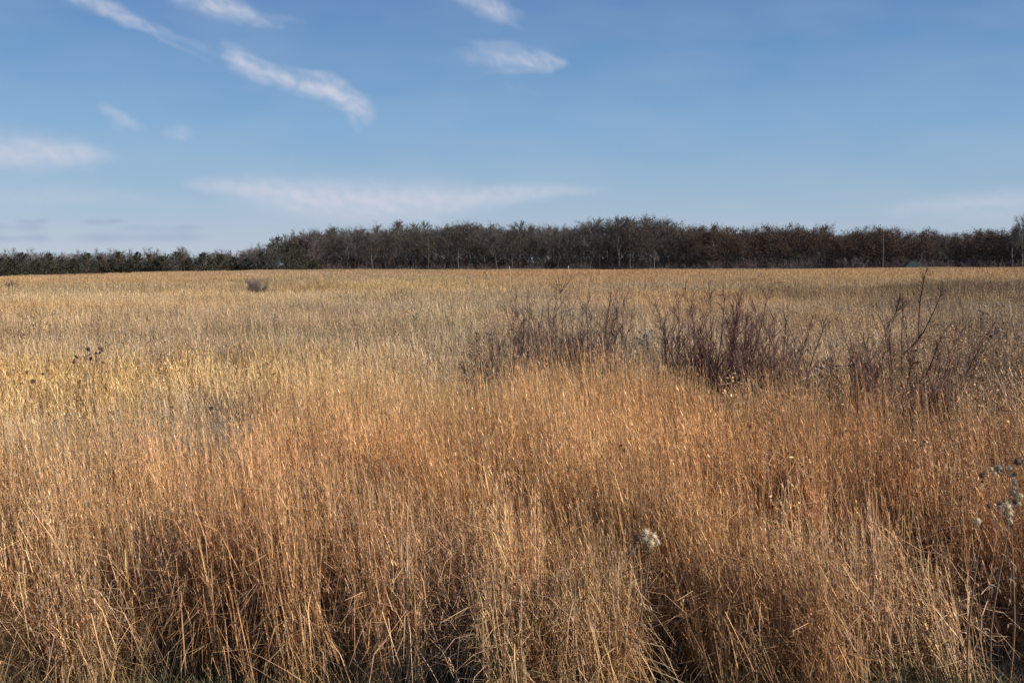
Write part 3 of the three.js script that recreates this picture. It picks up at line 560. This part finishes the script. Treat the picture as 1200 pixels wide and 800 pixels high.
// ---------------------------------------------------------------- shelter, posts and poles
{
  const p = ground(at(1068, 400, 311)), g = thing('picnic_shelter', 'small open shelter with a green hipped roof before the wood', 'shelter', p);
  const w = 3.6, d2 = 2.7, eave = EYE + (312 - 314.2) / FOCAL * 311 - p.y, top = EYE + (312 - 306.2) / FOCAL * 311 - p.y;
  const face = (pts, n = 1) => { const geo = new THREE.BufferGeometry(); const v = []; for (let k = 1; k + 1 < pts.length; k++) for (const q of [pts[0], pts[k], pts[k + 1]]) v.push(...q); geo.setAttribute('position', new THREE.Float32BufferAttribute(v, 3)); geo.computeVertexNormals(); return geo; };
  const roofM = std([0.012, 0.026, 0.022], 0.95), woodM = std([0.2, 0.15, 0.1], 0.85), A = [-w, eave, d2], B = [w, eave, d2], Cc = [w, eave, -d2], Dd = [-w, eave, -d2], R1 = [-0.7, top, 0], R2 = [0.7, top, 0];
  const roof = new THREE.Group(); roof.name = 'roof'; g.add(roof);
  [[A, B, R2, R1], [B, Cc, R2], [Cc, Dd, R1, R2], [Dd, A, R1]].forEach((f) => part('roof_panel', face(f), roofM, roof));
  const fascia = new THREE.BoxGeometry(2 * w, 0.16, 2 * d2); fascia.translate(0, eave - 0.085, 0); part('fascia', fascia, std([0.03, 0.06, 0.05], 0.7), roof);
  for (const [sx, sz] of [[-1, -1], [1, -1], [-1, 1], [1, 1]]) { const b = new THREE.BoxGeometry(0.18, eave - 0.17 + 0.2, 0.18); b.translate(sx * (w - 0.4), (eave - 0.17 - 0.2) / 2, sz * (d2 - 0.4)); part('post', b, woodM, g); }
}
function pole(name, label, category, px, top, depth, r0, color, arm, group) {
  const p = ground(at(px, 400, depth)), H = EYE + (312 - top) / FOCAL * depth - p.y, g = thing(name, label, category, p, group), b = new MB();
  b.tube([V(0, -0.3, 0), V(0, H * 0.5, 0), V(0, H, 0)], r0, r0 * 0.75, 8, color); part('shaft', b.geometry(), M.wood, g);
  const cap = new THREE.ConeGeometry(r0 * 0.9, r0 * 1.2, 8); cap.translate(0, H + r0 * 0.5, 0); part('cap', cap, std(color, 0.8), g);
  if (arm) { const a = new THREE.BoxGeometry(arm, 0.12, 0.1); a.translate(0, H - 0.5, r0 + 0.06); part('crossarm', a, std(color, 0.9), g); }
}
pole('marker_post', 'white marker post at the far edge of the field, more upright of the pair', 'post', 597, 312.2, 262, 0.1, [0.7, 0.68, 0.62], 0);
pole('marker_post', 'white marker post seen behind the forked sapling', 'post', 666, 311.4, 262, 0.09, [0.66, 0.63, 0.58], 0);
pole('wooden_pole', 'pale slender pole standing before the dark wood', 'pole', 1033, 274, 314, 0.1, [0.2, 0.165, 0.135], 0);
pole('utility_pole', 'thin dark utility pole rising above the distant scrub', 'pole', 125, 298, 345, 0.13, [0.07, 0.06, 0.055], 1.6);

// ---------------------------------------------------------------- shrubs in the meadow
const stemC = [0.085, 0.055, 0.052];
function shrub(name, label, group, px, depth, topRowPx, o) {
  const p = ground(at(px, 400, depth)), g = thing(name, label, 'shrub', p, group), r = rngFrom(o.seed), H = EYE + (312 - topRowPx) / FOCAL * depth - p.y, tw = new MB();
  for (const path of stemPaths(r, { n: o.n, radius: o.radius, H, spread: (o.spread ?? 0.2) * 0.8, wobble: 0.05 })) { const st = new MB(); st.tube(path, 0.0065 * (0.6 + 0.7 * r()), 0.002, 5, tone(o.color ?? stemC, 0.75 + 0.5 * r())); part('stem', st.geometry(), M.wood, g); twigsOn(tw, r, path, { twigs: Math.round(o.twigs * 1.7), len: o.len ?? 0.24, w: o.w ?? 0.0055, color: o.color ?? stemC, from: o.from ?? 0.15 }); }
  part('twigs', tw.geometry(), M.wood, g);
  return g;
}
function pathShrub(name, label, px0, depth, paths, o) { // stems traced as [photo pixels], spread in depth
  const p = ground(at(px0, 400, depth)), g = thing(name, label, 'shrub', p), r = rngFrom(o.seed), tw = new MB();
  paths.forEach((pts) => {
    const path = pts.map(([a, b]) => at(a, b, depth + o.deep * noise(a * 0.021, b * 0.013, o.seed)).sub(p)), st = new MB(), curve = new THREE.CatmullRomCurve3(path).getPoints(pts.length * 3);
    st.tube(curve, o.r * (pts.length > 3 ? 1 : 0.42), 0.0016, 6, tone(o.color ?? stemC, 0.8 + 0.4 * r())); part('stem', st.geometry(), M.wood, g); twigsOn(tw, r, curve, { twigs: o.twigs, len: o.len, w: 0.0045, color: o.color ?? stemC, from: o.from ?? 0.2 });
  });
  part('twigs', tw.geometry(), M.wood, g);
  return g;
}
shrub('bare_shrub', 'thicket of brown twigs beside the forked sapling', null, 636, 11.6, 350, { seed: 41, n: 26, radius: 0.36, twigs: 30, spread: 0.26, color: [0.15, 0.088, 0.066] });
shrub('bare_shrub', 'dark upright twiggy shrub just behind the forked sapling', null, 696, 11.2, 344, { seed: 42, n: 24, radius: 0.3, twigs: 32, spread: 0.14, color: [0.14, 0.076, 0.058] });
shrub('bare_shrub', 'densest dark reddish shrub in the meadow', null, 842, 9.8, 336, { seed: 43, n: 44, radius: 0.34, twigs: 36, spread: 0.18, color: [0.155, 0.075, 0.055] });
shrub('bare_shrub', 'thin reddish shrub standing close to the densest one', null, 908, 9.4, 366, { seed: 44, n: 26, radius: 0.3, twigs: 28, spread: 0.22, color: [0.155, 0.078, 0.058] });
shrub('bare_shrub', 'low reddish twig clump in pale grass beside the twiggy thicket', null, 574, 11.6, 392, { seed: 45, n: 18, radius: 0.28, twigs: 24, color: [0.13, 0.075, 0.06] });
shrub('bare_shrub', 'low grey twig clump with pale seed tufts in it', null, 748, 11, 380, { seed: 46, n: 9, radius: 0.34, twigs: 16, color: [0.15, 0.11, 0.085] });
shrub('bare_shrub', 'low brown twig clump leaning on the densest shrub', null, 790, 10.2, 376, { seed: 47, n: 14, radius: 0.26, twigs: 20, color: [0.16, 0.09, 0.07] });
shrub('bare_shrub', 'sparse twigs between the thin reddish shrub and the long armed one', null, 965, 8.6, 404, { seed: 48, n: 16, radius: 0.3, twigs: 18, color: [0.14, 0.09, 0.07] });
shrub('bare_shrub', 'fine reddish brown twigs round the foot of the long armed shrub', null, 1064, 7.9, 378, { seed: 54, n: 34, radius: 0.3, twigs: 24, spread: 0.42, color: [0.17, 0.088, 0.06] });
shrub('bare_shrub', 'round grey bush alone in the open field', null, 303, 50, 328, { seed: 49, n: 36, radius: 0.28, twigs: 24, len: 0.34, w: 0.012, spread: 0.42, color: [0.2, 0.16, 0.125] });
shrub('bare_shrub', 'small dark bush in the open field before the cedars', null, 14, 60, 330, { seed: 50, n: 24, radius: 0.3, twigs: 18, len: 0.4, w: 0.015, spread: 0.3, color: [0.10, 0.078, 0.064] });
shrub('bare_shrub', 'open bush of thin grey twigs with a few dark leaves', null, 606, 15, 322, { seed: 51, n: 9, radius: 0.35, twigs: 12, len: 0.34, w: 0.0045, spread: 0.34, color: [0.17, 0.135, 0.11] });
pathShrub('forked_sapling', 'straight sapling whose top forks into a fan of thin shoots', 664, 12, [
  [[664, 472], [662, 430], [659, 385], [657, 343]], [[657, 343], [648, 334], [640, 326]], [[657, 343], [651, 328], [647, 319]], [[657, 343], [654, 325], [653, 317]], [[657, 343], [659, 328], [660, 316]], [[657, 343], [663, 330], [666, 317]], [[657, 343], [666, 331], [671, 321]], [[658, 365], [670, 362], [676, 350]],
  [[690, 470], [689, 400], [688, 355], [694, 318]], [[688, 372], [680, 350], [676, 346]],
], { seed: 52, r: 0.0085, deep: 0.3, twigs: 2, len: 0.08, color: [0.10, 0.07, 0.062] });
pathShrub('long_armed_shrub', 'bare shrub with long dark arms rising beside grey weeds', 1056, 8.4, [
  [[1060, 520], [1058, 460], [1057, 400], [1059, 340]], [[1058, 416], [1078, 396], [1096, 362], [1106, 338]], [[1077, 396], [1078, 360], [1082, 335], [1085, 320]], [[1060, 470], [1085, 440], [1100, 404], [1108, 386]],
  [[1030, 500], [1022, 450], [1020, 410]], [[1034, 490], [1034, 430], [1041, 378]], [[1041, 378], [1050, 368], [1053, 352]], [[1046, 510], [1046, 440], [1043, 400], [1046, 372]], [[1062, 500], [1090, 480], [1112, 466], [1128, 468]], [[1062, 510], [1112, 460], [1108, 440]], [[1052, 505], [1010, 440], [1000, 400]],
], { seed: 53, r: 0.008, deep: 0.6, twigs: 30, len: 0.17, from: 0.15, color: [0.11, 0.058, 0.046] });

// ---------------------------------------------------------------- dead weeds with seed heads
function puff(seed, color, n = 150, detail = 2) { // a ball of down: fine hairs round a small core
  const mb = new MB(), r = rngFrom(seed);
  for (let k = 0; k < n; k++) { const d = rndDir(r), e = V().copy(d).multiplyScalar(0.75 + 0.4 * r()); mb.ribbon([V().copy(d).multiplyScalar(0.2), V().copy(e).multiplyScalar(0.65).add(rndDir(r).multiplyScalar(0.06)), e], 0.13, 0.05, rndDir(r), tone(color, 0.75 + 0.5 * r())); }
  const core = new THREE.IcosahedronGeometry(0.62, detail), q = core.attributes.position, base = mb.p.length / 3;
  for (let k = 0; k < q.count; k++) { const v = V().fromBufferAttribute(q, k), nn = v.clone().normalize(); v.multiplyScalar(1 + 0.35 * noise(v.x * 4 + seed, v.y * 4, v.z * 4)); mb.vert(v, nn, tone(color, 0.8 + 0.3 * r())); mb.i.push(base + k); }
  return mb.geometry();
}
const puffs = { pale: puff(61, [0.64, 0.50, 0.31]), dull: puff(62, [0.32, 0.27, 0.2]), dark: puff(63, [0.10, 0.075, 0.055], 110), grey: puff(64, [0.42, 0.36, 0.28]) };
Object.assign(puffs, { fardark: puff(65, [0.10, 0.075, 0.055], 40, 1), farpale: puff(66, [0.42, 0.36, 0.28], 40, 1), fardull: puff(67, [0.3, 0.25, 0.19], 40, 1) });
const leafShape = (() => { const mb = new MB(); for (let k = 0; k < 4; k++) { const a = k / 4, b = (k + 1) / 4, P = (t) => V(t * 0.8, 0.25 * Math.sin(t * 2.6) - 0.5 * t * t, 0.25 * Math.sin(t * 5)); mb.ribbon([P(a), P(b)], 0.12 * Math.sin(0.3 + a * 2.6), 0.12 * Math.sin(0.3 + b * 2.6), V(0, 0.4, 1), [0.3, 0.2, 0.125]); } return mb.geometry(); })();
function weed(name, label, group, px, depth, heads, o = {}) { // heads: [photo x, photo y, kind, radius in cm]
  const r = rngFrom(o.seed ?? Math.round(px * 7 + depth * 13)), p = ground(at(px, 400, depth)), g = thing(name, label, 'weed', p, group);
  const pts = heads.map(([a, b]) => at(a, b, depth + (r() - 0.5) * (o.deep ?? 0.12)).sub(p)), topY = Math.min(...pts.map((v) => v.y)), c = o.color ?? [0.25, 0.15, 0.08];
  const cx = pts.reduce((s, v) => s + v.x, 0) / pts.length, fork = V(cx * 0.7 + 0.01, topY * (o.fork ?? 0.86), 0), main = new MB(), lean = (r() - 0.5) * 0.06;
  const path = new THREE.CatmullRomCurve3([V(0, -0.03, 0), V(fork.x * 0.25 + lean, fork.y * 0.4, lean), V(fork.x * 0.6 + lean * 0.5, fork.y * 0.75, lean * 0.5), fork]).getPoints(8);
  main.tube(path, 0.0042, 0.0028, 5, c); part('stem', main.geometry(), M.stalk, g);
  pts.forEach((v, k) => {
    const kind = heads[k][2], rad = heads[k][3] / 100, b = new MB(), mid = V().lerpVectors(fork, v, 0.5).add(V((v.x - fork.x) * 0.2, -0.01, 0));
    b.tube([fork, mid, v], 0.0024, 0.0014, 4, c); part('branch', b.geometry(), M.stalk, g);
    const h = part('seed_head', puffs[kind], M.fluff, g); h.position.copy(v); h.rotation.set(r() * 6, r() * 6, r() * 6); h.scale.set(rad, rad * (o.flat ?? 0.9), rad);
    if (o.extra) for (let e = 0; e < o.extra; e++) { const t = e / o.extra, s = part('seed_head', puffs[kind], M.fluff, g); s.position.lerpVectors(v, fork, 0.12 + 0.8 * t).add(rndDir(r).multiplyScalar(rad * 1.1)); const k2 = rad * (0.35 + 0.4 * r()); s.scale.set(k2, k2, k2); s.rotation.set(r() * 6, r() * 6, 0); }
  });
  for (let k = 0; k < (o.leaves ?? 5); k++) { const lf = part('leaf', leafShape, M.stalk, g), t = 0.3 + 0.6 * r(), i = Math.min(7, (t * 8) | 0); lf.position.copy(path[i]); lf.rotation.set(0, r() * 6.28, (r() - 0.7) * 0.8); lf.scale.setScalar(0.03 + 0.035 * r()); }
  return g;
}
weed('fluffy_weed', 'dead weed topped by a cluster of five creamy fluffy seed heads', null, 761, 4.0, [[757, 624, 'pale', 2.0], [766, 629, 'pale', 2.1], [763, 636, 'pale', 1.9], [770, 635, 'pale', 1.6], [756, 632, 'dull', 1.8], [748, 630, 'dark', 1.7]], { leaves: 16, fork: 0.93, deep: 0.05 });
weed('fluffy_weed', 'dead weed with one creamy ball shaped seed head', null, 1149, 4.1, [[1146, 611, 'pale', 1.9]], { leaves: 7, fork: 0.9 });
weed('fluffy_weed', 'dead weed with a pair of stacked creamy seed heads', null, 1180, 4.1, [[1181, 594, 'pale', 2.2], [1183, 602, 'pale', 2.0], [1172, 595, 'dull', 1.3], [1185, 611, 'pale', 1.2], [1160, 593, 'dark', 1.2]], { leaves: 14, fork: 0.9 });
weed('fluffy_weed', 'tall dead weed arching over with a chain of grey seed heads', null, 1194, 4.2, [[1162, 550, 'pale', 1.3], [1151, 557, 'dark', 1.5], [1171, 549, 'dull', 2.0], [1184, 549, 'grey', 1.2], [1187, 557, 'grey', 1.3], [1190, 566, 'grey', 1.3], [1193, 541, 'dark', 2.0], [1196, 581, 'pale', 1.6], [1188, 577, 'dull', 1.7]], { leaves: 16, fork: 0.84, extra: 2 });
weed('tan_weed', 'tan weed with three small silvery heads in the orange grass', null, 1080, 5.3, [[1052, 574, 'grey', 1.0], [1075, 585, 'grey', 1.2], [1083, 590, 'grey', 1.1], [1087, 581, 'grey', 0.9]], { leaves: 8, color: [0.3, 0.2, 0.12] });
weed('tan_weed', 'tan weed with a single small silvery head', null, 957, 5.4, [[955, 562, 'grey', 1.2]], { leaves: 6, color: [0.3, 0.2, 0.12] });
weed('dark_weed', 'leaning dark weed with three flat heads in golden grass', null, 20, 9, [[31, 436, 'dark', 2.2], [50, 438, 'dark', 1.8], [38, 447, 'dark', 2.6]], { flat: 0.45, leaves: 5, fork: 0.9, color: [0.085, 0.06, 0.045] });
weed('dark_weed', 'dark weed with one flat head on a thick leafy neck', null, 92, 9.4, [[89, 418, 'dark', 2.6]], { flat: 0.5, leaves: 9, extra: 3, color: [0.10, 0.055, 0.04] });
weed('dark_weed', 'tallest dark flat topped weed of the golden patch', null, 106, 9.6, [[103, 409, 'dark', 2.6], [112, 414, 'dark', 1.8]], { flat: 0.5, leaves: 9, extra: 3, color: [0.09, 0.055, 0.04] });
weed('dark_weed', 'dark weed with the widest flat head of the golden patch', null, 117, 9.5, [[118, 408, 'dark', 3.4]], { flat: 0.4, leaves: 9, extra: 3, color: [0.10, 0.055, 0.04] });
weed('dark_weed', 'short dark weed with three heads in grey grass', null, 306, 7.4, [[303, 469, 'dark', 1.8], [309, 475, 'dark', 1.6], [301, 482, 'dark', 1.5]], { leaves: 6 });
weed('pale_weed', 'pale tufted weed at the end of a long shrub arm', null, 1128, 8.2, [[1118, 468, 'dark', 2], [1128, 465, 'grey', 2.4], [1135, 464, 'pale', 2.2]], { leaves: 4 });
weed('pale_weed', 'dark weed with pale tufted tip bending sideways', null, 1160, 11.5, [[1162, 394, 'dark', 2.6], [1167, 390, 'dark', 2.4], [1172, 387, 'grey', 2.4]], { leaves: 6 });
{ // grey seeded weeds here and there
  const r = rngFrom(77), spots = [];
  for (let k = 0; k < 16; k++) spots.push([1146 + 60 * r(), 350 + 58 * r(), 11 + 5 * r(), 'grey seeded weed in the brown weedy corner of the meadow', 'weeds of the brown corner']);
  for (let k = 0; k < 10; k++) spots.push([720 + 70 * r(), 384 + 24 * r(), 11 + 2.5 * r(), 'pale tufted weed beside the low grey twig clump', 'weeds by the low twig clump']);
  for (let k = 0; k < 12; k++) spots.push([955 + 75 * r(), 408 + 50 * r(), 8.6 + 2.5 * r(), 'grey tufted weed between the shrubs', 'weeds between the shrubs']);
  for (let k = 0; k < 10; k++) spots.push([470 + 150 * r(), 408 + 30 * r(), 9.5 + 3 * r(), 'dull weed stalk in the pale grass before the twiggy thicket', 'weed stalks in the pale grass']);
  for (let k = 0; k < 8; k++) spots.push([60 + 260 * r(), 470 + 30 * r(), 6.8 + 1.2 * r(), 'dull dead weed in the grey patch behind the orange grass', 'weeds of the grey patch']);
  for (let k = 0; k < 44; k++) { const d = 12 + 26 * r() * r(); spots.push([20 + 1160 * r(), 312 + (EYE - 0.78 - 0.2 * r()) / d * FOCAL, d, 'brown dead weed stalk rising from the open meadow', 'weed stalks scattered over the meadow', 0.1]); }
  spots.forEach(([px, py, d, label, group, pale = 0.4], k) => {
    const n = 2 + ((r() * 3) | 0), heads = [];
    for (let h = 0; h < n; h++) heads.push([px + (r() - 0.5) * 130 / d, py + r() * 80 / d, r() < pale ? 'farpale' : r() < 0.5 ? 'fardull' : 'fardark', 1.2 + 1.3 * r()]);
    weed('seeded_weed', label, group, px + (r() - 0.5) * 60 / d, d, heads, { seed: 3000 + k, leaves: 4, flat: 0.7, extra: 2, color: tone([0.16, 0.12, 0.09], 0.7 + 0.6 * r()) });
  });
}
renderer.render(scene, camera);
